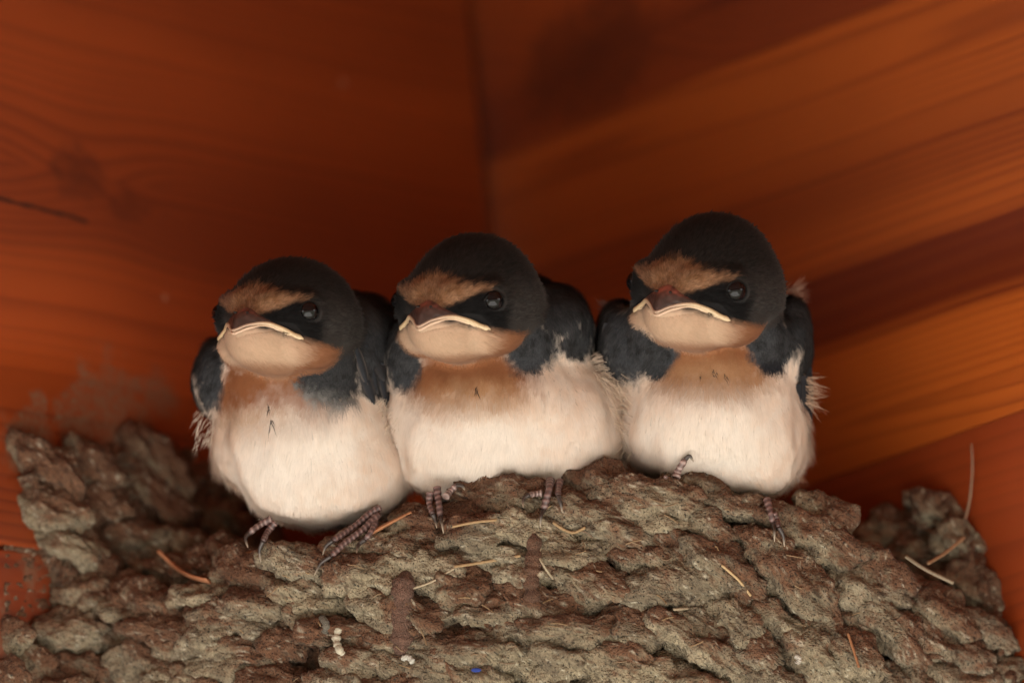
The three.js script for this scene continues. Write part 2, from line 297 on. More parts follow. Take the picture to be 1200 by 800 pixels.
{
  reseed(4242);
  let count = 0;
  // the front of the cup, row below row
  for (let row = 0; row < 10; row++) {
    const step = 64 + row * 1.5;
    for (let px = 175 + (row % 2) * 28 + rr(-10, 10); px < 1110; px += step * rr(0.8, 1.2)) {
      const ry = rimY(px), py = ry + 14 + row * 30 + rr(-9, 9); if (py > 850) continue;
      const s = rr(0.6, 1.3), ang = (-0.08 - 0.5 * sst(560, 1000, px) + 0.1 * sst(450, 200, px)) + rr(-0.22, 0.22);
      pellet(px, py, frontZ(px, py) - 8 + rr(-12, 12) - (row === 0 ? 10 : 0), 54 * s, 24 * rr(0.75, 1.3), 30 * rr(0.85, 1.15), ang, toneOf(), 60, 42); count++;
    }
  }
  // mud smeared up both walls, the ends of the cup grow out of it
  const apron = (x0, x1, y0, y1, inside, n, tone) => {
    const st = 2.6, nx = Math.ceil((x1 - x0) / st), ny = Math.ceil((y1 - y0) / st), pos = [], col = [], uv = [], idx = [];
    for (let i = 0; i <= nx; i++) for (let j = 0; j <= ny; j++) {
      const px = x0 + i * st, py = y0 + j * st, w0 = wallZ(px, py, n), q = at(px, py, w0), big = fbm(q.x / 46, q.y / 30, 3.1, 3), rid = 0.5 - Math.abs(noise(q.x / 21 + 4, q.y / 14, 7)), fine = fbm(q.x / 9, q.y / 7, 2, 2);
      const m = inside(px, py) + 14 * big + 8 * fine, h = sst(-6, 26, m) * (26 + 34 * big + 26 * rid + 7 * fine) - 5 * sst(6, -6, m), p = at(px + 6 * fine, py + 10 * rid, w0 + h);
      noteTop(p.x, p.y, p.z); pos.push(p.x, p.y, p.z); uv.push(p.x * U * 24, (p.y - p.z * 0.3) * U * 24); col.push(...mudColor(p.x, p.y, p.z, 0, tone));
      if (i < nx && j < ny) { const k = i * (ny + 1) + j; idx.push(k, k + 1, k + ny + 1, k + 1, k + ny + 2, k + ny + 1); }
    }
    add(nest, 'mud_smear', place(geom(pos, idx, col, null, uv), NESTBASE), M.mud);
  };
  const edgeL = spline([[20, 560], [40, 528], [80, 520], [140, 512], [200, 522], [250, 540], [300, 560]]), edgeR = spline([[940, 650], [1000, 626], [1035, 606], [1075, 584], [1105, 572], [1130, 600], [1150, 640], [1165, 690], [1185, 760], [1200, 800]]);
  const wallEdge = spline([[500, 22], [600, 30], [680, 58], [720, 70], [800, 85], [850, 90]]);
  apron(4, 330, 490, 830, (x, y) => Math.min(y - edgeL(x), x - (y < 560 ? 22 : spline([[560, 26], [640, 52], [680, 66], [740, 70], [830, 74]])(y)), 40), nL, [0.15, -0.3, 0.32]);
  apron(930, 1215, 550, 830, (x, y) => Math.min(y - edgeR(x), 40), nR, [0.1, -0.2, 0.2]);
  void wallEdge;
  const left = [[50, 550], [110, 545], [175, 545], [60, 595], [120, 590], [190, 590], [240, 610], [85, 640], [150, 635], [105, 668], [200, 650]];
  for (const [x, y] of left) { pellet(x + rr(-8, 8), y + rr(-8, 8), wallZ(x, y, nL) + rr(8, 24), 54 * rr(0.7, 1.15), 24 * rr(0.8, 1.2), 32, rr(-0.9, 0.2), toneOf(0.25), 56, 38); count++; }
  const leftFront = [[95, 705], [145, 700], [190, 715], [80, 740], [125, 745], [175, 755], [215, 745], [95, 785], [150, 795], [205, 790], [75, 815], [120, 830]];
  for (const [x, y] of leftFront) { pellet(x, y, Math.max(frontZ(x, y) - 15, wallZ(x, y, nL) + 14), 50 * rr(0.8, 1.2), 27 * rr(0.8, 1.2), 32, rr(-0.5, 0.3), toneOf(0.08), 56, 38); count++; }
  for (const [x, y, z] of [[205, 640, -230], [240, 650, -200], [215, 672, -150], [255, 668, -130], [180, 665, -200], [275, 655, -120]]) { pellet(x, y, z, 46 * rr(0.8, 1.1), 22, 34, rr(-0.6, 0), toneOf(0.2), 50, 34); count++; }
  for (const [x, y] of [[1022, 632], [1050, 622], [1045, 650], [1070, 645]]) { pellet(x, y, Math.max(wallZ(x, y, nR) + 30, -230), 34 * rr(0.8, 1.1), 20, 34, rr(-0.6, 0), toneOf(0.3), 44, 30); count++; }
  const wallLow = [[15, 745], [40, 775], [8, 790], [55, 800]];
  for (const [x, y] of wallLow) { pellet(x, y, wallZ(x, y, nL) + 2, 26, 20, 12, rr(-0.6, 0.6), toneOf(0.15), 32, 22); count++; }
  // the right end against the right wall
  const right = [[1100, 600, 34, 18], [1125, 640, 32, 22], [1085, 660, 40, 22], [1140, 690, 36, 24], [1100, 715, 46, 24], [1155, 740, 38, 22], [1120, 760, 46, 22], [1165, 790, 36, 22], [1120, 800, 44, 22], [1065, 690, 40, 20], [1075, 745, 44, 22]];
  for (const [x, y, a, b] of right) { pellet(x, y, Math.max(wallZ(x, y, nR) + 14, y > 690 ? frontZ(x, y) - 10 : -900), a * 1.2, b, 28, rr(-0.6, 0.1), toneOf(0.05), 50, 34); count++; }
  console.log('pellets', count);
}

// ---------- chicks ----------
const ell = (x, y, z, cx, cy, cz, rx, ry, rz) => {
  const a = (x - cx) / rx, b = (y - cy) / ry, c = (z - cz) / rz, k0 = Math.sqrt(a * a + b * b + c * c), k1 = Math.sqrt(a * a / (rx * rx) + b * b / (ry * ry) + c * c / (rz * rz));
  return k1 < 1e-9 ? -Math.min(rx, ry, rz) : k0 * (k0 - 1) / k1;
};
const smin = (a, b, k) => { const h = clamp(0.5 + 0.5 * (b - a) / k); return lerp(b, a, h) - k * h * (1 - h); };
const capsule = (x, y, z, a, b, r) => {
  const bx = b[0] - a[0], by = b[1] - a[1], bz = b[2] - a[2], t = clamp(((x - a[0]) * bx + (y - a[1]) * by + (z - a[2]) * bz) / (bx * bx + by * by + bz * bz));
  return Math.hypot(x - a[0] - bx * t, y - a[1] - by * t, z - a[2] - bz * t) - r;
};
function headSDF(x, y, z, crown = 62) {
  const ax = Math.abs(x);
  let d = ell(x, y, z, 0, -4, -4, 80, 56, 84);
  d = smin(d, ell(x, y, z, 0, 18, -8, 63, crown, 74), 22);
  d = smin(d, ell(ax, y, z, 58, -2, 34, 19, 19, 24), 16);
  d = smin(d, capsule(ax, y, z, [20, 12, 71], [60, 15, 44], 8), 11);
  d = smin(d, ell(x, y, z, 0, -28, 28, 50, 42, 66), 9);
  d = smin(d, ell(ax, y, z, 45, -33, 18, 31, 28, 42), 9);
  return d;
}
function surfaceNets(f, lo, hi, h) {
  const nx = Math.ceil((hi[0] - lo[0]) / h) + 1, ny = Math.ceil((hi[1] - lo[1]) / h) + 1, nz = Math.ceil((hi[2] - lo[2]) / h) + 1, v = new Float32Array(nx * ny * nz);
  const I = (i, j, k) => (k * ny + j) * nx + i;
  // coarse pass first: far cells keep the coarse value
  for (let k = 0; k < nz; k++) for (let j = 0; j < ny; j++) for (let i = 0; i < nx; i++) v[I(i, j, k)] = f(lo[0] + i * h, lo[1] + j * h, lo[2] + k * h);
  const id = new Int32Array(nx * ny * nz).fill(-1), pos = [], idx = [];
  for (let k = 0; k < nz - 1; k++) for (let j = 0; j < ny - 1; j++) for (let i = 0; i < nx - 1; i++) {
    let n = 0, sx = 0, sy = 0, sz = 0, mask = 0;
    for (let c = 0; c < 8; c++) if (v[I(i + (c & 1), j + (c >> 1 & 1), k + (c >> 2))] < 0) mask |= 1 << c;
    if (mask === 0 || mask === 255) continue;
    for (const [a, b] of EDGES) {
      if ((mask >> a & 1) === (mask >> b & 1)) continue;
      const va = v[I(i + (a & 1), j + (a >> 1 & 1), k + (a >> 2))], vb = v[I(i + (b & 1), j + (b >> 1 & 1), k + (b >> 2))], t = va / (va - vb);
      sx += lerp(a & 1, b & 1, t); sy += lerp(a >> 1 & 1, b >> 1 & 1, t); sz += lerp(a >> 2, b >> 2, t); n++;
    }
    id[I(i, j, k)] = pos.length / 3; pos.push(lo[0] + (i + sx / n) * h, lo[1] + (j + sy / n) * h, lo[2] + (k + sz / n) * h);
  }
  for (let k = 1; k < nz - 1; k++) for (let j = 1; j < ny - 1; j++) for (let i = 1; i < nx - 1; i++) {
    const s = v[I(i, j, k)] < 0;
    const quad = (a, b, c, d, flip) => flip ? idx.push(a, c, b, a, d, c) : idx.push(a, b, c, a, c, d);
    if (s !== v[I(i + 1, j, k)] < 0) quad(id[I(i, j, k)], id[I(i, j - 1, k)], id[I(i, j - 1, k - 1)], id[I(i, j, k - 1)], s);
    if (s !== v[I(i, j + 1, k)] < 0) quad(id[I(i, j, k)], id[I(i, j, k - 1)], id[I(i - 1, j, k - 1)], id[I(i - 1, j, k)], s);
    if (s !== v[I(i, j, k + 1)] < 0) quad(id[I(i, j, k)], id[I(i - 1, j, k)], id[I(i - 1, j - 1, k)], id[I(i, j - 1, k)], s);
  }
  let vol = 0;
  for (let t = 0; t < idx.length; t += 3) { const a = idx[t] * 3, b = idx[t + 1] * 3, c = idx[t + 2] * 3; vol += pos[a] * (pos[b + 1] * pos[c + 2] - pos[b + 2] * pos[c + 1]) - pos[a + 1] * (pos[b] * pos[c + 2] - pos[b + 2] * pos[c]) + pos[a + 2] * (pos[b] * pos[c + 1] - pos[b + 1] * pos[c]); }
  if (vol < 0) for (let t = 0; t < idx.length; t += 3) { const q = idx[t + 1]; idx[t + 1] = idx[t + 2]; idx[t + 2] = q; }
  return { pos, idx };
}
const EDGES = [[0, 1], [2, 3], [4, 5], [6, 7], [0, 2], [1, 3], [4, 6], [5, 7], [0, 4], [1, 5], [2, 6], [3, 7]];

const BLACK = [0.029, 0.0245, 0.0225], SLATE = [0.062, 0.055, 0.052], NAPE = [0.044, 0.034, 0.030], BUFF = [0.36, 0.20, 0.115], CHIN = [0.62, 0.43, 0.30], RUF = [0.29, 0.112, 0.048], CREAM = [0.80, 0.69, 0.60], GOLD = [0.55, 0.34, 0.185];

function headColor(x, y, z, B) {           // in the head's own frame: z along the bill, y up
  const az = Math.atan2(Math.abs(x), z) * 57.296, n = noise(x / 9, y / 9, z / 9) * 0.5 + noise(x / 3.5, y / 3.5, z / 3.5) * 0.35;
  const yn = y + n * 4;
  let c = mix3(BLACK, SLATE, sst(50, 68, az) * sst(38, 8, yn) * 0.95);
  c = mix3(c, NAPE, sst(95, 125, az) * 0.7);
  // pale brow patch over the bill
  const top = lerp(lerp(28, 18, sst(8, 32, az)), 15, sst(32, 54, az)), low = lerp(-6, 12, sst(12, 50, az));
  const brow = sst(7, -6, yn - top + n * 6) * sst(-3, 3, yn - low) * sst(57, 50, az + n * 4);
  c = mix3(c, mix3(BUFF, [0.26, 0.125, 0.06], clamp(0.5 + n * 1.5 - (az > 30 ? 0.3 : 0) + sst(14, 28, yn) * 0.5)), brow);
  // dark lores between the bill and the eye
  const lore = sst(3, -3, yn - low) * sst(-38, -30, yn) * sst(72, 58, az) * sst(8, 14, az);
  c = mix3(c, [0.009, 0.0085, 0.009], lore * 0.9);
  // throat
  const mouth = -25 - 8 * sst(20, 56, az) - 2 * sst(56, 95, az);
  const thr = sst(5, -5, yn - mouth) * sst(108, 92, az + n * 8);
  const rufous = clamp(sst(38, 66, az) + 0.75 * sst(-52, -64, y));
  c = mix3(c, mix3(CHIN, RUF, rufous * 0.9), thr);
  return c;
}

const HEADS = {};
function surfaceAlong(dir, y) {            // where a level ray from the head's axis leaves the head
  let t = 40; for (let i = 0; i < 60; i++) { const d = headSDF(dir[0] * t, y, dir[1] * t); t -= d * 0.7; } return t;
}

function makeChick(B) {
  const cx = B.head[0] - 600, cy = 400 - B.head[1], cz = B.hz, s = B.hs ?? 1;
  const HM = new THREE.Matrix4().makeRotationZ(B.roll).multiply(new THREE.Matrix4().makeRotationY(-B.yaw)).multiply(new THREE.Matrix4().makeRotationX(B.pitch));
  const e = HM.elements;
  const toHead = (x, y, z) => { x = (x - cx) / s; y = (y - cy) / s; z = (z - cz) / s; return [e[0] * x + e[1] * y + e[2] * z, e[4] * x + e[5] * y + e[6] * z, e[8] * x + e[9] * y + e[10] * z]; };
  const fromHead = (x, y, z) => new THREE.Vector3(cx + s * (e[0] * x + e[4] * y + e[8] * z), cy + s * (e[1] * x + e[5] * y + e[9] * z), cz + s * (e[2] * x + e[6] * y + e[10] * z));
  const headMat = new THREE.Matrix4().makeTranslation(cx, cy, cz).multiply(HM).multiply(new THREE.Matrix4().makeScale(s, s, s));
  const base = new THREE.Vector3(B.base[0] - 600, 400 - B.base[1], B.base[2]);
  const root = thing('swallow_chick', B.label, 'bird', base, 'swallow chicks lined up on the nest rim');

  const parts = [...B.body, ...B.dark].map((q) => [q[0] - 600, 400 - q[1], ...q.slice(2)]), darks = parts.slice(B.body.length);
  const torso = (x, y, z) => { let d = 1e9; for (const q of parts) { const v = ell(x, y, z, q[0], q[1], q[2], q[3], q[4], q[5]); d = d > 1e8 ? v : smin(d, v, q[6] ?? 30); } return Math.abs(d) > 40 ? d : d + 7 * noise(x / 44 + B.seed, y / 60, z / 44) + 1.0 * noise(x / 17, y / 26, z / 17 + B.seed); };
  const head = (x, y, z) => { const h = toHead(x, y, z); return headSDF(h[0], h[1], h[2], B.crown) * s; };
  const field = (x, y, z) => { const a = torso(x, y, z), b = head(x, y, z); return Math.min(Math.abs(a), Math.abs(b)) > 60 ? Math.min(a, b) : smin(a, b, 13); };
  const front = (x, y) => { let z = 110; while (z > -120 && field(x, y, z) > 0) z -= 2; return z + 2; };
  const lo = [1e9, 1e9, 1e9], hi = [-1e9, -1e9, -1e9];
  for (const q of [...parts, [cx, cy, cz, 95, 95, 95]]) for (let k = 0; k < 3; k++) { lo[k] = Math.min(lo[k], q[k] - q[k + 3] - 12); hi[k] = Math.max(hi[k], q[k] + q[k + 3] + 12); }
  const { pos, idx } = surfaceNets(field, lo, hi, 3.4);
  const N = pos.length / 3, col = new Float32Array(N * 3), nor = new Float32Array(N * 3);

  const paint = B.paint.map((q) => ({ ...q, x: q.at[0] - 600, y: 400 - q.at[1] }));
  const bodyColor = (x, y, z) => {
    const n = fbm(x / 14, y / 14, z / 14, 2), n2 = noise(x / 5, y / 5, z / 5);
    let c = mix3(CREAM, [0.76, 0.58, 0.45], clamp(0.2 + 0.9 * n + 0.35 * noise(x / 60 + 3, y / 60, 2)));
    for (const q of paint) {
      const ca = Math.cos(q.turn ?? 0), sa = Math.sin(q.turn ?? 0), dx = x - q.x, dy = y - q.y, u = (dx * ca + dy * sa) / q.at[2], v = (-dx * sa + dy * ca) / q.at[3];
      const w = sst(1 + q.soft, 1 - q.soft, Math.hypot(u, v) + n * 0.35 + n2 * 0.12) * sst((q.z ?? -400) - 15, (q.z ?? -400) + 15, z);
      c = mix3(c, q.c, w * (q.k ?? 1));
    }
    let dk = 0; for (const q of darks) dk = Math.max(dk, sst(7 + clamp(-(z + 60) * 0.5, 0, 30), 1, ell(x, y, z, q[0], q[1], q[2], q[3], q[4], q[5]) + n * 6 + n2 * 2));
    c = mix3(c, mix3([0.026, 0.025, 0.026], [0.062, 0.063, 0.068], clamp(0.45 + n * 1.2 + 0.4 * n2)), dk);
    const back = sst(-12, 12, B.backZ - z + n * 16 + 0.35 * (y - (400 - B.backY)));
    const shoulder = sst(8, -8, z + 58 + n * 8) * sst(-12, 8, y - (400 - B.shY) + n * 8);
    return mix3(c, mix3([0.020, 0.020, 0.022], NAPE, clamp(0.5 + n)), Math.max(back, shoulder));
  };
  const colorAt = (x, y, z) => {
    const a = torso(x, y, z), b = head(x, y, z), w = sst(5, -5, b - a), h = toHead(x, y, z);
    if (w <= 0) return bodyColor(x, y, z);
    const hc = headColor(h[0], h[1], h[2], B);
    return w >= 1 ? hc : mix3(bodyColor(x, y, z), hc, w);
  };
  const grad = (x, y, z) => { const g = [field(x + 1, y, z) - field(x - 1, y, z), field(x, y + 1, z) - field(x, y - 1, z), field(x, y, z + 1) - field(x, y, z - 1)], l = Math.hypot(...g) || 1; return [g[0] / l, g[1] / l, g[2] / l]; };
  for (let i = 0; i < N; i++) {
    const x = pos[i * 3], y = pos[i * 3 + 1], z = pos[i * 3 + 2], g = grad(x, y, z), c = colorAt(x, y, z);
    nor.set(g, i * 3); col.set(c.map((v) => v * 0.8), i * 3);   // bare skin, duller than the feathers over it
  }
  add(root, 'body', place(geom(pos, idx, col, new Float32Array(nor)), base), M.skin);

  // eyes and lids
  const eyes = [];
  for (const side of [1, -1]) {
    const az = 55 / 57.296, dir = [Math.sin(az) * side, Math.cos(az)], t = surfaceAlong(dir, 1.5), c = [dir[0] * (t - 6.2), 1.5, dir[1] * (t - 6.2)];
    const eg = new THREE.SphereGeometry(12.4, 40, 30); eg.applyMatrix4(new THREE.Matrix4().makeTranslation(...c)); eg.applyMatrix4(headMat);
    const em = add(root, 'eye', place(eg, base), M.eye);
    const ring = [], outw = new THREE.Vector3(dir[0], 0, dir[1]), upw = new THREE.Vector3(0, 1, 0), sidew = new THREE.Vector3().crossVectors(upw, outw);
    for (let k = 0; k < 20; k++) { const a = k / 20 * 6.28319, lid = B.lid ?? 0, up = Math.sin(a) > 0 ? 1 - lid : 1; ring.push(new THREE.Vector3(...c).addScaledVector(outw, 4.5 + (Math.sin(a) > 0 ? lid * 6 : 0)).addScaledVector(sidew, Math.cos(a) * 11.8).addScaledVector(upw, Math.sin(a) * 11.2 * up)); }
    const curve = new THREE.CatmullRomCurve3(ring, true), tg = new THREE.TubeGeometry(curve, 60, 1.5, 7, true), n = tg.attributes.position.count, tc = new Float32Array(n * 3);
    for (let k = 0; k < n; k++) { const q = 0.8 + 0.5 * noise(k * 0.3, 1, 2); tc.set([0.013 * q, 0.0115 * q, 0.011 * q], k * 3); }
    tg.setAttribute('color', new THREE.BufferAttribute(tc, 3)); tg.deleteAttribute('uv'); tg.applyMatrix4(headMat);
    add(em, 'eyelid', place(tg, base), M.skin);
    eyes.push(c);
  }
  // bill
  const mouthPts = [[-62, -32, 41], [-57, -28, 50], [-50, -22, 61], [-35, -17, 78], [-16, -21, 93.5], [0, -28.5, 103], [16, -21, 93.5], [35, -17, 78], [50, -22, 61], [57, -28, 50], [62, -32, 41]].map((p) => new THREE.Vector3(p[0] * 0.87, p[1], p[2]));
  for (const p of mouthPts) { const k = new THREE.Vector3(p.x, 0, p.z).normalize(); for (let i = 0; i < 40 && headSDF(p.x, p.y, p.z, B.crown) < 0.8; i++) p.addScaledVector(k, 0.5); }
  const mouth = new THREE.CatmullRomCurve3(mouthPts);
  {
    const arc = new THREE.CatmullRomCurve3([[-34, -16, 70], [-22, -9, 75], [-10, -1, 79], [0, 2, 80], [10, -1, 79], [22, -9, 75], [34, -16, 70]].map((p) => new THREE.Vector3(...p)));
    const p_ = [], i_ = [], c_ = [], nu = 48, nv = 14;
    for (let i = 0; i <= nu; i++) for (let j = 0; j <= nv; j++) {
      const t = i / nu, v = j / nv, a = mouth.getPoint(lerp(0.24, 0.76, t)), b = arc.getPoint(t), p = a.clone().lerp(b, v), bulge = Math.sin(v * Math.PI) * lerp(2, 5, 1 - Math.abs(t - 0.5) * 2);
      p.z += bulge * 0.8; p.y += bulge * 0.7 + 1.2; p.z += 0.7 * noise(p.x / 4, p.y / 4, 3);
      p_.push(p.x, p.y, p.z);
      const nn = clamp(0.5 + noise(p.x / 5, p.y / 5, p.z / 5)), red = B.billRed * sst(0.35, 0.8, v) * (0.5 + nn);
      c_.push(...mix3([0.045, 0.026, 0.022], [0.24, 0.075, 0.055], clamp(red)).map((k) => k * (0.75 + 0.5 * nn)));
      if (i < nu && j < nv) { const q = i * (nv + 1) + j; i_.push(q, q + nv + 1, q + 1, q + 1, q + nv + 1, q + nv + 2); }
    }
    const g = geom(p_, i_, c_); g.applyMatrix4(headMat);
    const beak = add(root, 'beak', place(g, base), M.horn);
    const yel = (t) => { const k = Math.abs(t - 0.5) * 2; return mix3([0.42, 0.28, 0.20], [0.60, 0.45, 0.27], sst(0.15, 0.75, k)).map((v) => v * (0.92 + 0.16 * noise(t * 60, 2, 3))); };
    const fl = sweep(mouthPts, (t) => { const k = Math.abs(t - 0.5) * 2; return lerp(1.5, 2.7, sst(0.1, 0.8, k)) * (1 + 0.25 * sst(0.86, 0.94, k)) * Math.sqrt(Math.max(0.05, 1 - sst(0.93, 1, k))); }, (t) => yel(t), 90, 10, 0.8);
    fl.applyMatrix4(headMat); add(beak, 'gape_flange', place(fl, base), M.horn);
    const lowPts = mouthPts.map((p) => new THREE.Vector3(p.x * 0.985, p.y - 3.9 + Math.abs(p.x) * 0.02, p.z - 1.6));
    const fl2 = sweep(lowPts, (t) => { const k = Math.abs(t - 0.5) * 2; return lerp(1.6, 2.4, k) * Math.sqrt(Math.max(0.05, 1 - sst(0.9, 1, k))); }, (t) => mix3(yel(t), CHIN, 0.6), 90, 9, 0.8);
    fl2.applyMatrix4(headMat); add(beak, 'gape_flange', place(fl2, base), M.horn);
    for (const sd of [1, -1]) { const ng = new THREE.SphereGeometry(1, 12, 8); ng.scale(2.0, 1.3, 3.2); ng.rotateY(0.6 * sd); ng.translate(9 * sd, -5.2, 90.5); ng.applyMatrix4(headMat); const cc = new Float32Array(ng.attributes.position.count * 3).fill(0.006); ng.setAttribute('color', new THREE.BufferAttribute(cc, 3)); ng.deleteAttribute('uv'); add(beak, 'nostril', place(ng, base), M.horn); }
  }
  // plumage: single fine barbs laid along the skin
  {
    const tri = idx.length / 3, cum = new Float64Array(tri); let total = 0;
    for (let t = 0; t < tri; t++) {
      const [a, b, c] = [idx[t * 3] * 3, idx[t * 3 + 1] * 3, idx[t * 3 + 2] * 3];
      const ux = pos[b] - pos[a], uy = pos[b + 1] - pos[a + 1], uz = pos[b + 2] - pos[a + 2], vx = pos[c] - pos[a], vy = pos[c + 1] - pos[a + 1], vz = pos[c + 2] - pos[a + 2];
      const ar = Math.hypot(uy * vz - uz * vy, uz * vx - ux * vz, ux * vy - uy * vx) / 2, nz = nor[a + 2];
      const h = toHead(pos[a], pos[a + 1], pos[a + 2]), hd = Math.hypot(...h) < 100 ? 2.2 : 1;
      total += ar * (nz < -0.3 ? 0.25 : 1) * hd; cum[t] = total;
    }
    const count = B.strands, P = [], I_ = [], C_ = [], NN = [], tip = [0, -14, 96];
    reseed(B.seed);
    for (let q = 0; q < count; q++) {
      const r = rnd() * total; let a = 0, b = tri - 1; while (a < b) { const m = (a + b) >> 1; cum[m] < r ? a = m + 1 : b = m; }
      let w0 = rnd(), w1 = rnd(); if (w0 + w1 > 1) { w0 = 1 - w0; w1 = 1 - w1; } const w2 = 1 - w0 - w1, A = idx[a * 3] * 3, Bq = idx[a * 3 + 1] * 3, Cq = idx[a * 3 + 2] * 3;
      const x = pos[A] * w0 + pos[Bq] * w1 + pos[Cq] * w2, y = pos[A + 1] * w0 + pos[Bq + 1] * w1 + pos[Cq + 1] * w2, z = pos[A + 2] * w0 + pos[Bq + 2] * w1 + pos[Cq + 2] * w2;
      let n = [nor[A] * w0 + nor[Bq] * w1 + nor[Cq] * w2, nor[A + 1] * w0 + nor[Bq + 1] * w1 + nor[Cq + 1] * w2, nor[A + 2] * w0 + nor[Bq + 2] * w1 + nor[Cq + 2] * w2]; const nl = Math.hypot(...n); n = n.map((k) => k / nl);
      const hd = head(x, y, z), td = torso(x, y, z), onHead = hd < td, h = toHead(x, y, z);
      let L, lift, wid, d;
      const c = colorAt(x, y, z), lum = c[0] + c[1] + c[2];
      if (onHead) {
        let skip = false; for (const ey of eyes) if (Math.hypot(h[0] - ey[0], h[1] - ey[1], h[2] - ey[2]) < 15.5) skip = true;
        const az = Math.atan2(Math.abs(h[0]), h[2]) * 57.296, my = -22 - 11 * sst(40, 60, az) + 5 * sst(10, 30, az) * sst(52, 40, az);
        if (az < 55 && h[1] > my - 8 && h[1] < my + 4) skip = true;
        if (az < 24 && h[1] < 1 - az * 0.55 && h[1] > -34 + az * 0.35) skip = true;
        if (skip) continue;
        const t = [h[0] - tip[0], h[1] - tip[1], h[2] - tip[2]]; d = [e[0] * t[0] + e[4] * t[1] + e[8] * t[2], e[1] * t[0] + e[5] * t[1] + e[9] * t[2], e[2] * t[0] + e[6] * t[1] + e[10] * t[2]];
        const near = sst(20, 70, Math.hypot(...t)); L = lerp(4.5, 9, near) * rr(0.7, 1.3); if (h[1] < -34) L *= 1.35; lift = h[1] < -26 ? rr(0.02, 0.1) : rr(0.08, 0.3) + (rnd() < 0.04 ? 0.35 : 0); wid = h[1] < -26 ? rr(0.7, 1.1) : rr(0.5, 0.8);
      } else {
        const ox = (x - parts[0][0]) / parts[0][3];
        d = [0.55 * ox, -1, 0.1]; const edge = sst(0.55, 0.1, n[2]);
        L = (lum > 1.1 ? lerp(17, 26, edge) : 12) * rr(0.7, 1.2) * (1 + (0.15 + 0.35 * edge) * noise(x / 13, y / 30, z / 13 + 3)); lift = rr(0.0, 0.035) + edge * rr(0, 0.36); wid = lerp(rr(0.6, 1.0), rr(0.35, 0.6), edge);
        const topness = sst(400 - B.chestY + 40, 400 - B.chestY - 40, y); L *= lerp(0.75, 1, topness);
        const low = sst(400 - B.base[1] + 45, 400 - B.base[1] + 15, y); L *= lerp(1, 0.75, low);
      }
      const g1 = noise(x / 30, y / 30, z / 30 + 9), g2 = noise(x / 8, y / 8, z / 8 + 5), cl = onHead ? 0.25 : 0.35; d = [d[0], d[1], d[2]]; const dl0 = Math.hypot(...d); d = d.map((k) => k / dl0); d[0] += cl * (0.8 * g1 + 0.3 * g2) + rr(-0.1, 0.1); d[1] += rr(-0.1, 0.1); d[2] += rr(-0.1, 0.1);
      const dn = d[0] * n[0] + d[1] * n[1] + d[2] * n[2]; d = [d[0] - dn * n[0], d[1] - dn * n[1], d[2] - dn * n[2]]; const dl = Math.hypot(...d) || 1; d = d.map((k) => k / dl);
      const sx = n[1] * d[2] - n[2] * d[1], sy = n[2] * d[0] - n[0] * d[2], sz = n[0] * d[1] - n[1] * d[0];
      const o = P.length / 3, up1 = L * 0.5 * lift + 1.0, up2 = L * lift * 0.9 + 0.4;
      const p1 = [x + d[0] * L * 0.5 + n[0] * up1, y + d[1] * L * 0.5 + n[1] * up1, z + d[2] * L * 0.5 + n[2] * up1], p2 = [x + d[0] * L + n[0] * up2, y + d[1] * L + n[1] * up2, z + d[2] * L + n[2] * up2];
      P.push(x - sx * wid - n[0] * 0.6, y - sy * wid - n[1] * 0.6, z - sz * wid - n[2] * 0.6, x + sx * wid - n[0] * 0.6, y + sy * wid - n[1] * 0.6, z + sz * wid - n[2] * 0.6,
        p1[0] - sx * wid, p1[1] - sy * wid, p1[2] - sz * wid, p1[0] + sx * wid, p1[1] + sy * wid, p1[2] + sz * wid, ...p2);
      I_.push(o, o + 2, o + 1, o + 1, o + 2, o + 3, o + 2, o + 4, o + 3);
      const k = (onHead ? (h[1] > -22 ? rr(0.72, 1.2) * (1 + 0.28 * noise(h[0] / 5, h[1] / 5, h[2] / 5)) : rr(0.95, 1.04)) : lum < 0.4 ? rr(0.75, 1.2) : rr(0.96, 1.035)) * (1 + 0.04 * g2), kt = k * rr(0.98, 1.1);
      for (let m = 0; m < 5; m++) { const kk = m < 2 ? k * 0.97 : m < 4 ? k : kt; C_.push(Math.min(0.92, c[0] * kk), Math.min(0.9, c[1] * kk), Math.min(0.88, c[2] * kk)); NN.push(n[0] * 0.9 + d[0] * 0.15, n[1] * 0.9 + d[1] * 0.15, n[2] * 0.9 + d[2] * 0.15); }
    }
    for (const [tx, ty, tz, ddx, ddy, spread, n_, L_, tc] of B.tufts ?? []) for (let q = 0; q < n_; q++) {
      const x = tx - 600 + rr(-1, 1) * spread * 0.5, y = 400 - ty + rr(-1, 1) * spread, z = (tz ?? front(x, y)) + rr(-1, 1) * (tz == null ? 1 : spread * 0.7), L = L_ * rr(0.4, 1.1), a = Math.atan2(-ddy, ddx) + rr(-0.45, 0.45), zz = rr(-0.3, 0.3), d = [Math.cos(a), Math.sin(a), zz], wid = rr(0.22, 0.42), o = P.length / 3;
      const sx = -d[1], sy = d[0], bend = rr(-0.2, 0.25) * L, p1 = [x + d[0] * L * 0.5, y + d[1] * L * 0.5, z + zz * L * 0.5], p2 = [x + d[0] * L, y + d[1] * L - bend, z + zz * L];
      P.push(x - sx * wid, y - sy * wid, z, x + sx * wid, y + sy * wid, z, p1[0] - sx * wid, p1[1] - sy * wid, p1[2], p1[0] + sx * wid, p1[1] + sy * wid, p1[2], ...p2);
      I_.push(o, o + 2, o + 1, o + 1, o + 2, o + 3, o + 2, o + 4, o + 3);
      const k = rr(0.75, 1.1); for (let m = 0; m < 5; m++) { C_.push(tc[0] * k, tc[1] * k, tc[2] * k); NN.push(d[0] * 0.4, 0.1, 0.9); }
    }
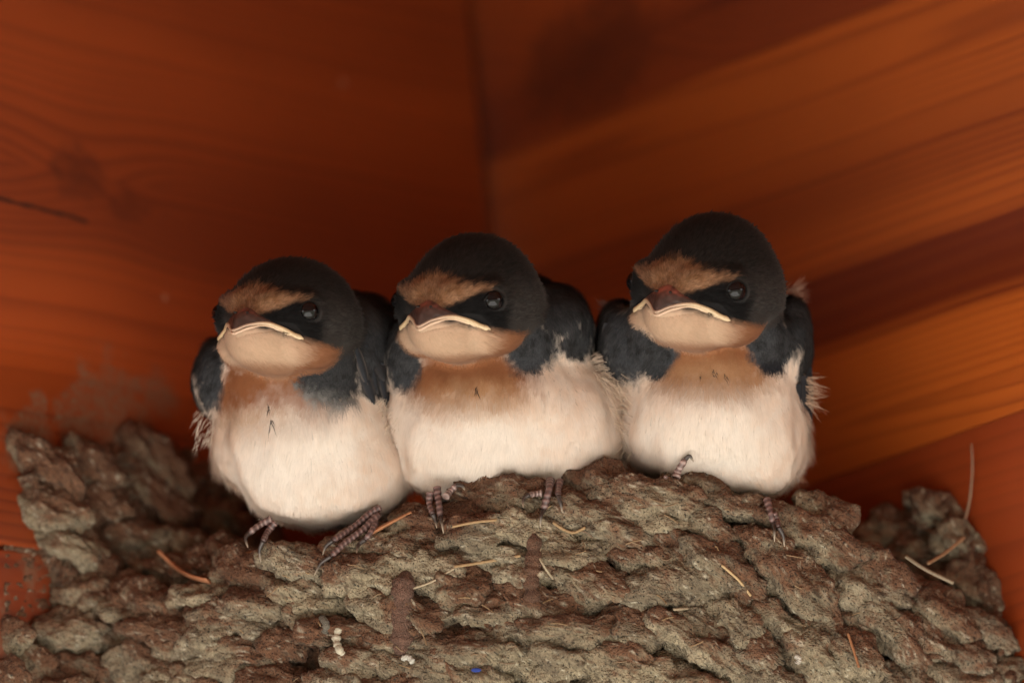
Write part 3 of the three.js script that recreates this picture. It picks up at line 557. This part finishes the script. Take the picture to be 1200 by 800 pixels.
    add(root, 'plumage', place(geom(new Float32Array(P), new Uint32Array(I_), new Float32Array(C_), new Float32Array(NN)), base), M.plume);
  }
  // wings: a covert shield with blades laid over it
  for (const w of B.wings ?? []) {
    const C = new THREE.Vector3(w.at[0] - 600, 400 - w.at[1], w.at[2]), q = new THREE.Quaternion().setFromEuler(new THREE.Euler(w.rot?.[0] ?? 0, w.rot?.[1] ?? 0, w.rot?.[2] ?? 0));
    const g = new THREE.SphereGeometry(1, 40, 30), gp = g.attributes.position, gc = new Float32Array(gp.count * 3);
    for (let i = 0; i < gp.count; i++) { const v = new THREE.Vector3().fromBufferAttribute(gp, i), k = 1 + 0.1 * fbm(v.x * 2 + w.at[0], v.y * 2, v.z * 2, 2); v.multiply(new THREE.Vector3(...w.r)).multiplyScalar(k * 0.78).applyQuaternion(q).add(C); gp.setXYZ(i, v.x, v.y, v.z); const t = clamp(0.5 + noise(v.x / 9, v.y / 9, v.z / 9)); gc.set(mix3([0.016, 0.016, 0.018], [0.036, 0.037, 0.042], t), i * 3); }
    g.setAttribute('color', new THREE.BufferAttribute(gc, 3)); g.deleteAttribute('uv'); g.computeVertexNormals();
    const wm = add(root, 'wing', place(g, base), M.feather);
    reseed(B.seed + w.at[0]);
    const blade = (p, d, n, L, W, tone, pale) => {
      const sx = new THREE.Vector3().crossVectors(n, d).normalize(), P = [], I2 = [], C2 = [], k = 10;
      for (let i = 0; i <= k; i++) {
        const t = i / k, hw = W * Math.pow(Math.sin(Math.PI * Math.min(0.999, 0.16 + 0.82 * t)), 0.6), c = p.clone().addScaledVector(d, L * t).addScaledVector(n, 3.0 - 3 * t * t + 2 * t);
        for (let j = -2; j <= 2; j++) {
          const f = j / 2, v = c.clone().addScaledVector(sx, hw * f).addScaledVector(n, -Math.abs(f) * 2.2 + (j === 0 ? 0.6 : 0)); P.push(v.x, v.y, v.z);
          const edge = pale * (Math.abs(f) > 0.9 || t > 0.9 ? 1 : 0); C2.push(...mix3(tone.map((q) => q * (1 + 0.25 * noise(v.x / 3, v.y / 12, v.z / 3))), [0.15, 0.12, 0.10], edge));
        }
        if (i < k) for (let j = 0; j < 4; j++) { const o = i * 5 + j; I2.push(o, o + 5, o + 1, o + 1, o + 5, o + 6); }
      }
      return place(geom(P, I2, C2), base);
    };
    for (let k = 0; k < (w.blades ?? 14); k++) {
      const u = rr(-0.9, 0.9), v = rr(-0.75, 0.85), wz = Math.sqrt(Math.max(0.05, 1 - Math.min(0.95, u * u * 0.8 + v * v * 0.8)));
      const loc = new THREE.Vector3(u, v, wz).normalize(), p = loc.clone().multiply(new THREE.Vector3(...w.r)).multiplyScalar(1.0).applyQuaternion(q).add(C), n = loc.clone().divide(new THREE.Vector3(...w.r)).normalize().applyQuaternion(q);
      const d = new THREE.Vector3(w.flow?.[0] ?? 0.1, -1, -0.25); d.addScaledVector(n, -d.dot(n)).normalize();
      const tone = mix3([0.014, 0.0135, 0.0145], [0.028, 0.028, 0.031], rnd());
      add(wm, 'wing_feather', blade(p, d, n, rr(20, 30), rr(6, 8.5), tone, rnd() < (w.pale ?? 0.25) ? 0.6 : 0.1), M.feather);
    }
    for (const f of w.long ?? []) { const p = new THREE.Vector3(f[0] - 600, 400 - f[1], f[4] ?? front(f[0] - 600, 400 - f[1]) - 2), pe = new THREE.Vector3(f[2] - 600, 400 - f[3], f[4] == null ? front(f[2] - 600, 400 - f[3]) + 1 : f[4] + (f[6] ?? 0)), d = pe.clone().sub(p), L = d.length(); d.normalize(); const n = new THREE.Vector3(f[7] ?? 0.6, 0.1, 0.8); n.addScaledVector(d, -n.dot(d)).normalize(); add(wm, 'flight_feather', blade(p, d, n, L, f[5], [0.019, 0.020, 0.024], f[8] ?? 0.12), M.feather); }
  }
  // feet
  for (const ft of B.feet ?? []) {
    const parent = { m: null };
    ft.forEach((t, k) => {
      const rest = (q, i, r) => new THREE.Vector3(q[0] - 600, 400 - q[1], i ? Math.max(q[2] - 12, Math.min(q[2] + 25, mudZ(q[0], q[1]) + r)) : q[2]), pts = t.p.map((q, i) => rest(q, i, 3)), L = pts.reduce((a, p, i) => i ? a + p.distanceTo(pts[i - 1]) : 0, 0), rings = Math.max(2, Math.round(L / 6.2));
      const r0 = (t.r ?? 5.2) * 0.88, sw = sweep(pts, (u) => r0 * (1 - 0.28 * u) * (1 + 0.055 * Math.sin(u * rings * 6.2832) + 0.08 * Math.sin(u * 9.4)) * (u > 0.98 || u < 0.02 ? 0.6 : 1), (u, a) => { const g = 0.5 + 0.5 * Math.sin(u * rings * 6.2832 + 0.5 * Math.sin(a * 2)); const pal = t.pale ?? 0; return mix3(mix3([0.065, 0.034, 0.031], [0.12, 0.07, 0.06], pal), mix3([0.21, 0.125, 0.112], [0.42, 0.31, 0.28], pal), Math.pow(g, 2.2)); }, rings * 8, 10);
      let m;
      if (!parent.m) m = parent.m = add(root, 'foot', place(sw, base), M.horn); else m = add(parent.m, 'toe', place(sw, base), M.horn);
      if (t.claw) {
        const cp = t.claw.map((q, i) => rest(q, i, i === 1 ? 3 : 0)); cp[0].copy(pts[pts.length - 1]);
        const cw = sweep(cp, (u) => 2.7 * Math.pow(1 - u, 0.7) + 0.35, (u) => mix3([0.035, 0.024, 0.02], [0.34, 0.27, 0.2], sst(0.5, 1, u)), 16, 8);
        add(parent.m, 'claw', place(cw, base), M.horn);
      }
    });
  }
  return root;
}

const SL = [0.040, 0.040, 0.043], SL2 = [0.054, 0.056, 0.062];
const birds = [
  { label: 'leftmost fledgling swallow, head tucked low, one ringed foot spread on the rim', seed: 101, strands: 78000,
    head: [339, 375], hz: -22, yaw: 0.67, pitch: -0.17, roll: 0.02, hs: 0.98, base: [345, 612, -50], shY: 470, crown: 56, chestY: 480, billRed: 0.5, backZ: -130, backY: 470,
    body: [[358, 508, -78, 107, 90, 88], [362, 562, -62, 72, 52, 66, 30], [342, 440, -84, 106, 70, 74, 40], [416, 556, -72, 62, 52, 64, 30]],
    dark: [[405, 394, -112, 66, 54, 78, 36], [424, 434, -84, 34, 52, 62, 16], [246, 440, -92, 20, 44, 50, 16], [380, 425, -40, 36, 40, 46, 20]],
    paint: [{ at: [320, 458, 78, 44], c: RUF, soft: 0.3 }, { at: [312, 492, 56, 20], c: GOLD, soft: 0.6, k: 0.6 }, { at: [385, 436, 40, 40], c: SL, soft: 0.2, turn: 0.5 }, { at: [246, 436, 17, 44], c: SL2, soft: 0.25 }, { at: [434, 396, 30, 34], c: SL, soft: 0.3 }, { at: [432, 362, 28, 24], c: [0.04, 0.033, 0.03], soft: 0.3 }, { at: [345, 530, 70, 60], c: [0.84, 0.79, 0.73], soft: 0.6, k: 0.7 }],
    wings: [{ at: [436, 432, -92], r: [26, 50, 58], rot: [0, 0, 0.2], blades: 3, pale: 0.1, flow: [0.1], long: [[416, 408, 430, 452, null, 6, 0, 0.3, 0.5], [428, 404, 442, 462, null, 6, 0, 0.4, 0.3], [438, 408, 453, 478, null, 6, 0, 0.5, 0.4], [422, 432, 438, 474, null, 7, 0, 0.3, 0.2], [446, 424, 460, 496, null, 6, 0, 0.6, 0.3], [432, 420, 460, 486, -48, 9], [440, 430, 468, 506, -66, 9]] }, { at: [242, 446, -92], r: [14, 34, 46], blades: 0, long: [[240, 428, 235, 474, null, 6, 0, -0.5, 1.6], [247, 440, 241, 490, null, 7, 0, -0.4, 0.7], [238, 418, 236, 450, null, 6, 0, -0.5, 0.4]] }],
    feet: [[{ p: [[446, 594, -14], [432, 603, -2], [410, 620, 8], [390, 633, 12]], claw: [[390, 633, 12], [382, 640, 14], [378, 650, 10]] }, { p: [[444, 602, -10], [428, 618, 6], [404, 636, 14], [388, 651, 16]], claw: [[388, 651, 17], [377, 659, 19], [368, 674, 14]] }, { p: [[440, 612, -4], [434, 624, 8], [428, 632, 12]], r: 4.6, claw: [[428, 632, 12], [421, 637, 14], [418, 647, 10]] }],
      [{ p: [[318, 608, -22], [306, 614, -12], [297, 620, -8], [291, 625, -8]], r: 5.2, pale: 0.3, claw: [[292, 624, -8], [287, 630, -5], [290, 642, -8]] }, { p: [[322, 612, -20], [314, 622, -8], [308, 634, -5]], r: 5, claw: [[308, 634, -5], [304, 644, -2], [305, 658, -6]] }]],
    tufts: [[314, 476, null, 0.1, 1, 3, 16, 18, [0.11, 0.085, 0.072]], [318, 494, null, 0.15, 1, 3, 12, 20, [0.10, 0.09, 0.085]], [238, 500, -60, -0.4, 0.9, 22, 70, 15, [0.66, 0.55, 0.45]], [452, 400, -90, 0.8, 0.5, 14, 60, 16, [0.05, 0.04, 0.04]]] },
  { label: 'middle fledgling swallow, widest and fluffiest, with a drooping eyelid', seed: 202, strands: 90000,
    head: [552, 354], hz: -12, yaw: 0.64, pitch: 0.0, roll: 0.0, hs: 1.0, base: [585, 585, -50], shY: 430, crown: 61, chestY: 470, billRed: 0.55, backZ: -130, backY: 440, lid: 0.3,
    body: [[592, 486, -68, 138, 84, 92], [540, 526, -60, 78, 60, 70, 30], [640, 512, -66, 86, 60, 72, 30], [570, 420, -80, 110, 72, 78, 40]],
    dark: [[618, 380, -104, 56, 58, 76, 36], [662, 386, -76, 34, 50, 62, 16], [480, 410, -72, 32, 44, 58, 18], [616, 398, -34, 34, 34, 40, 20]],
    paint: [{ at: [548, 440, 76, 40], c: RUF, soft: 0.35 }, { at: [560, 464, 60, 22], c: GOLD, soft: 0.6, k: 0.6 }, { at: [622, 404, 32, 30], c: SL2, soft: 0.25, turn: 0.6 }, { at: [474, 420, 22, 34], c: SL2, soft: 0.25 }, { at: [648, 356, 26, 34], c: SL, soft: 0.3 }, { at: [560, 520, 80, 46], c: [0.84, 0.78, 0.71], soft: 0.6, k: 0.7 }],
    wings: [{ at: [666, 388, -74], r: [28, 44, 60], rot: [0, 0, 0.18], blades: 0, flow: [0.15] }],
    feet: [[{ p: [[512, 570, 6], [513, 580, 22], [515, 594, 30], [516, 605, 30]], claw: [[516, 604, 31], [518, 612, 34], [520, 624, 30]] }, { p: [[504, 576, 8], [503, 588, 22], [507, 602, 26]], r: 4.8, claw: [[507, 601, 26], [510, 608, 29], [512, 618, 26]] }, { p: [[522, 582, 20], [528, 575, 24], [535, 568, 24]], r: 5, pale: 0.9, claw: [[534, 569, 24], [541, 569, 27], [545, 574, 25]] }],
      [{ p: [[645, 562, 12], [643, 574, 30], [640, 586, 38], [637, 597, 38]], r: 5.8, claw: [[637, 596, 39], [634, 604, 42], [633, 617, 37]] }, { p: [[656, 563, 16], [654, 572, 32], [654, 580, 36]], r: 5, claw: [[654, 580, 36], [657, 590, 39], [659, 600, 34]] }, { p: [[636, 577, 28], [629, 578, 34], [620, 579, 36]], r: 4.8, pale: 0.8, claw: [[621, 579, 36], [614, 583, 39], [613, 594, 35]] }]],
    tufts: [[558, 456, null, 0.1, 1, 4, 14, 12, [0.11, 0.07, 0.05]], [712, 470, -50, 0.7, 0.6, 36, 420, 34, [0.66, 0.52, 0.40]], [700, 430, -50, 0.9, -0.1, 16, 160, 34, [0.62, 0.50, 0.40]], [458, 500, -50, -0.6, 0.8, 34, 260, 22, [0.72, 0.60, 0.47]], [722, 530, -60, 0.5, 0.8, 20, 160, 26, [0.45, 0.36, 0.29]]] },
  { label: 'rightmost fledgling swallow, sitting tallest, with reddish bill base', seed: 303, strands: 82000,
    head: [832, 338], hz: -14, yaw: 0.62, pitch: 0.04, roll: -0.10, hs: 1.04, base: [850, 585, -50], shY: 440, crown: 66, chestY: 465, billRed: 1.1, backZ: -122, backY: 440,
    body: [[840, 482, -72, 106, 88, 90], [888, 532, -62, 54, 50, 64, 28], [800, 508, -66, 70, 54, 68, 30], [832, 414, -82, 106, 68, 76, 40]],
    dark: [[858, 354, -100, 60, 62, 70, 36], [728, 404, -80, 30, 52, 58, 18], [930, 400, -82, 24, 56, 54, 16], [762, 396, -40, 30, 40, 44, 20], [896, 396, -42, 34, 36, 44, 20]],
    paint: [{ at: [834, 424, 76, 40], c: RUF, soft: 0.35 }, { at: [835, 442, 64, 22], c: GOLD, soft: 0.6, k: 0.5 }, { at: [764, 412, 30, 28], c: SL2, soft: 0.25 }, { at: [732, 398, 26, 48], c: SL2, soft: 0.25, turn: 0.2 }, { at: [902, 400, 28, 34], c: SL2, soft: 0.2, turn: 0.3 }, { at: [770, 430, 14, 12], c: SL, soft: 0.3 }, { at: [904, 426, 14, 11], c: [0.02, 0.02, 0.024], soft: 0.3 }, { at: [934, 380, 20, 34], c: SL, soft: 0.3 }, { at: [830, 510, 70, 50], c: [0.84, 0.78, 0.71], soft: 0.6, k: 0.7 }],
    wings: [{ at: [722, 402, -88], r: [22, 46, 52], rot: [0, 0, -0.1], blades: 0, long: [[704, 384, 702, 430, null, 8, 0, -0.4], [714, 378, 714, 436, null, 9, 0, -0.2], [724, 384, 722, 444, null, 8, 0, -0.2]] }, { at: [934, 400, -84], r: [16, 54, 50], rot: [0, 0, 0.06], blades: 2, pale: 0.1, flow: [0.02], long: [[930, 372, 938, 424, null, 7, 0, 0.5, 0.25], [938, 384, 945, 450, null, 7, 0, 0.6, 0.3], [944, 440, 940, 536, -52, 9, 0, 0.8], [950, 430, 949, 524, -70, 8, 0, 0.8], [938, 450, 934, 522, -44, 7, 0, 0.5]] }],
    feet: [[{ p: [[899, 584, 2], [901, 593, 14], [904, 604, 20], [906, 613, 20]], r: 5, claw: [[906, 612, 21], [907, 622, 24], [907, 634, 20]] }, { p: [[906, 600, 12], [910, 608, 20], [912, 617, 22]], r: 4.6, claw: [[912, 616, 22], [917, 626, 25], [919, 640, 20]] }],
      [{ p: [[792, 560, 10], [794, 553, 20], [799, 544, 25], [803, 538, 24]], r: 5.6, pale: 1, claw: [[802, 539, 25], [808, 534, 28], [813, 541, 27]] }, { p: [[782, 560, 12], [779, 558, 17]], r: 3, pale: 0.6 }]],
    tufts: [[838, 436, null, 0.1, 1, 5, 34, 12, [0.10, 0.08, 0.07]], [850, 441, null, 0.3, 1, 3, 12, 12, [0.07, 0.055, 0.05]], [821, 440, null, 0.1, 1, 2, 8, 10, [0.08, 0.06, 0.05]], [936, 455, -62, 0.9, 0.35, 18, 150, 33, [0.60, 0.43, 0.31]], [926, 350, -84, 0.9, -0.4, 12, 90, 26, [0.42, 0.27, 0.20]], [716, 362, -80, -0.9, -0.1, 8, 50, 18, [0.20, 0.12, 0.10]], [738, 500, -55, -0.6, 0.7, 30, 240, 22, [0.72, 0.60, 0.47]], [926, 545, -60, 0.6, 0.6, 20, 120, 24, [0.42, 0.26, 0.18]]] },
];
for (const b of birds) makeChick(b);

// ---------- straws, sticks and droppings caught in the mud (pieces of the nest) ----------
{
  reseed(77);
  const fz = (x, y) => Math.max(frontZ(x, y) - 30, mudZ(x, y)) - 0.3;
  const piece = (name, pts, r, c, flat = 1, r1 = r) => {
    const v = pts.map((q) => at(q[0], q[1], q[2] ?? fz(q[0], q[1])));
    return add(nest, name, place(sweep(v, (t) => lerp(r, r1, t), (t) => { const k = 1 + 0.3 * noise(t * 30 + pts[0][0], 2, 5); return [c[0] * k, c[1] * k, c[2] * k]; }, 24, 7, flat), NESTBASE), M.straw);
  };
  const STRAW = [0.29, 0.185, 0.09], PALEST = [0.34, 0.27, 0.18], TWIG = [0.26, 0.11, 0.045];
  piece('wood_chip', [[186, 646], [205, 664], [225, 676], [244, 681]], 7, [0.36, 0.15, 0.07], 0.4, 6);
  piece('wood_chip', [[436, 624, 2], [458, 612, 4], [482, 600, 2]], 6, [0.33, 0.14, 0.06], 0.45, 4);
  piece('straw', [[530, 617], [555, 612], [582, 609]], 1.7, STRAW);
  piece('straw', [[532, 664], [570, 658], [610, 651]], 1.8, STRAW);
  piece('straw', [[482, 690], [505, 682], [532, 666]], 1.3, PALEST);
  piece('straw', [[272, 650, -60], [320, 646, -30], [375, 655, -12]], 1.8, TWIG);
  piece('straw', [[288, 652, -48], [305, 650, -40]], 2.0, [0.6, 0.5, 0.33]);
  piece('straw', [[648, 612], [660, 620], [672, 624], [686, 618]], 1.8, STRAW);
  piece('straw', [[634, 640], [632, 652], [638, 664], [648, 678]], 1.3, PALEST);
  piece('straw', [[1062, 652, -20], [1085, 667, -8], [1118, 683, -2]], 2.4, [0.19, 0.145, 0.095]);
  piece('straw', [[1088, 660, -60], [1108, 648, -90], [1130, 630, -120]], 2.2, [0.30, 0.17, 0.09]);
  piece('straw', [[1128, 620, -150], [1136, 590, -160], [1140, 550, -165], [1139, 520, -168]], 1.8, [0.26, 0.17, 0.11], 1, 0.7);
  piece('straw', [[994, 742], [1000, 760], [1007, 782]], 1.6, TWIG);
  piece('straw', [[846, 662], [866, 680], [880, 698]], 1.5, [0.42, 0.29, 0.15]);
  piece('straw', [[790, 714], [806, 713]], 1.6, PALEST);
  for (let k = 0; k < 60; k++) { const x = rr(230, 1090), y = rimY(x) + rr(10, 230), a = rr(-1.2, 0.8), L = rr(5, 20); if (y > 810) continue; piece('straw', [[x, y], [x + L * 0.5 * Math.cos(a), y - L * 0.5 * Math.sin(a) + rr(-2, 2)], [x + L * Math.cos(a), y - L * Math.sin(a)]], rr(0.4, 0.9), mix3(STRAW, [0.14, 0.09, 0.055], rnd())); }
  // strips of brown droppings that ran down the front
  const drip = (pts, r, c) => { const v = pts.map((q) => at(q[0], q[1], fz(q[0], q[1]) - r * 0.62)); add(nest, 'dropping', place(sweep(v, (t) => r * (0.85 + 0.8 * fbm(t * 7 + pts[0][0], 1, 1, 3)) * Math.min(1, 0.6 + 5 * Math.min(t, 1 - t)), (t, a) => { const k = 0.85 + 0.7 * fbm(t * 14, Math.cos(a) * 2, Math.sin(a) * 2 + pts[0][0], 3); return [c[0] * k, c[1] * k, c[2] * k]; }, 50, 18, 0.8), NESTBASE), c[0] > 0.4 ? M.skin : M.mud); };
  drip([[478, 672], [472, 690], [470, 720], [471, 748], [470, 766]], 15, [0.20, 0.105, 0.072]);
  drip([[624, 625], [626, 650], [622, 680], [625, 708]], 14, [0.20, 0.098, 0.058]);
  drip([[396, 735], [394, 750], [398, 762], [404, 768]], 5.5, [0.50, 0.46, 0.36]);
  drip([[376, 722], [382, 732], [380, 742]], 5, [0.40, 0.36, 0.29]);
  drip([[470, 772], [478, 770], [484, 776]], 4, [0.52, 0.5, 0.44]);
  drip([[932, 768], [937, 772], [934, 778]], 4.5, [0.52, 0.48, 0.42]);
  add(nest, 'blue_scrap', place((() => { const g = new THREE.IcosahedronGeometry(1, 2); g.scale(6, 2.6, 1.5); const p = at(558, 785, fz(558, 785)); g.translate(p.x, p.y, p.z); g.deleteAttribute('uv'); g.setAttribute('color', new THREE.BufferAttribute(new Float32Array(g.attributes.position.count * 3).map((_, i) => [0.03, 0.05, 0.22][i % 3]), 3)); return g; })(), NESTBASE), M.skin);
}

renderer.render(scene, camera);
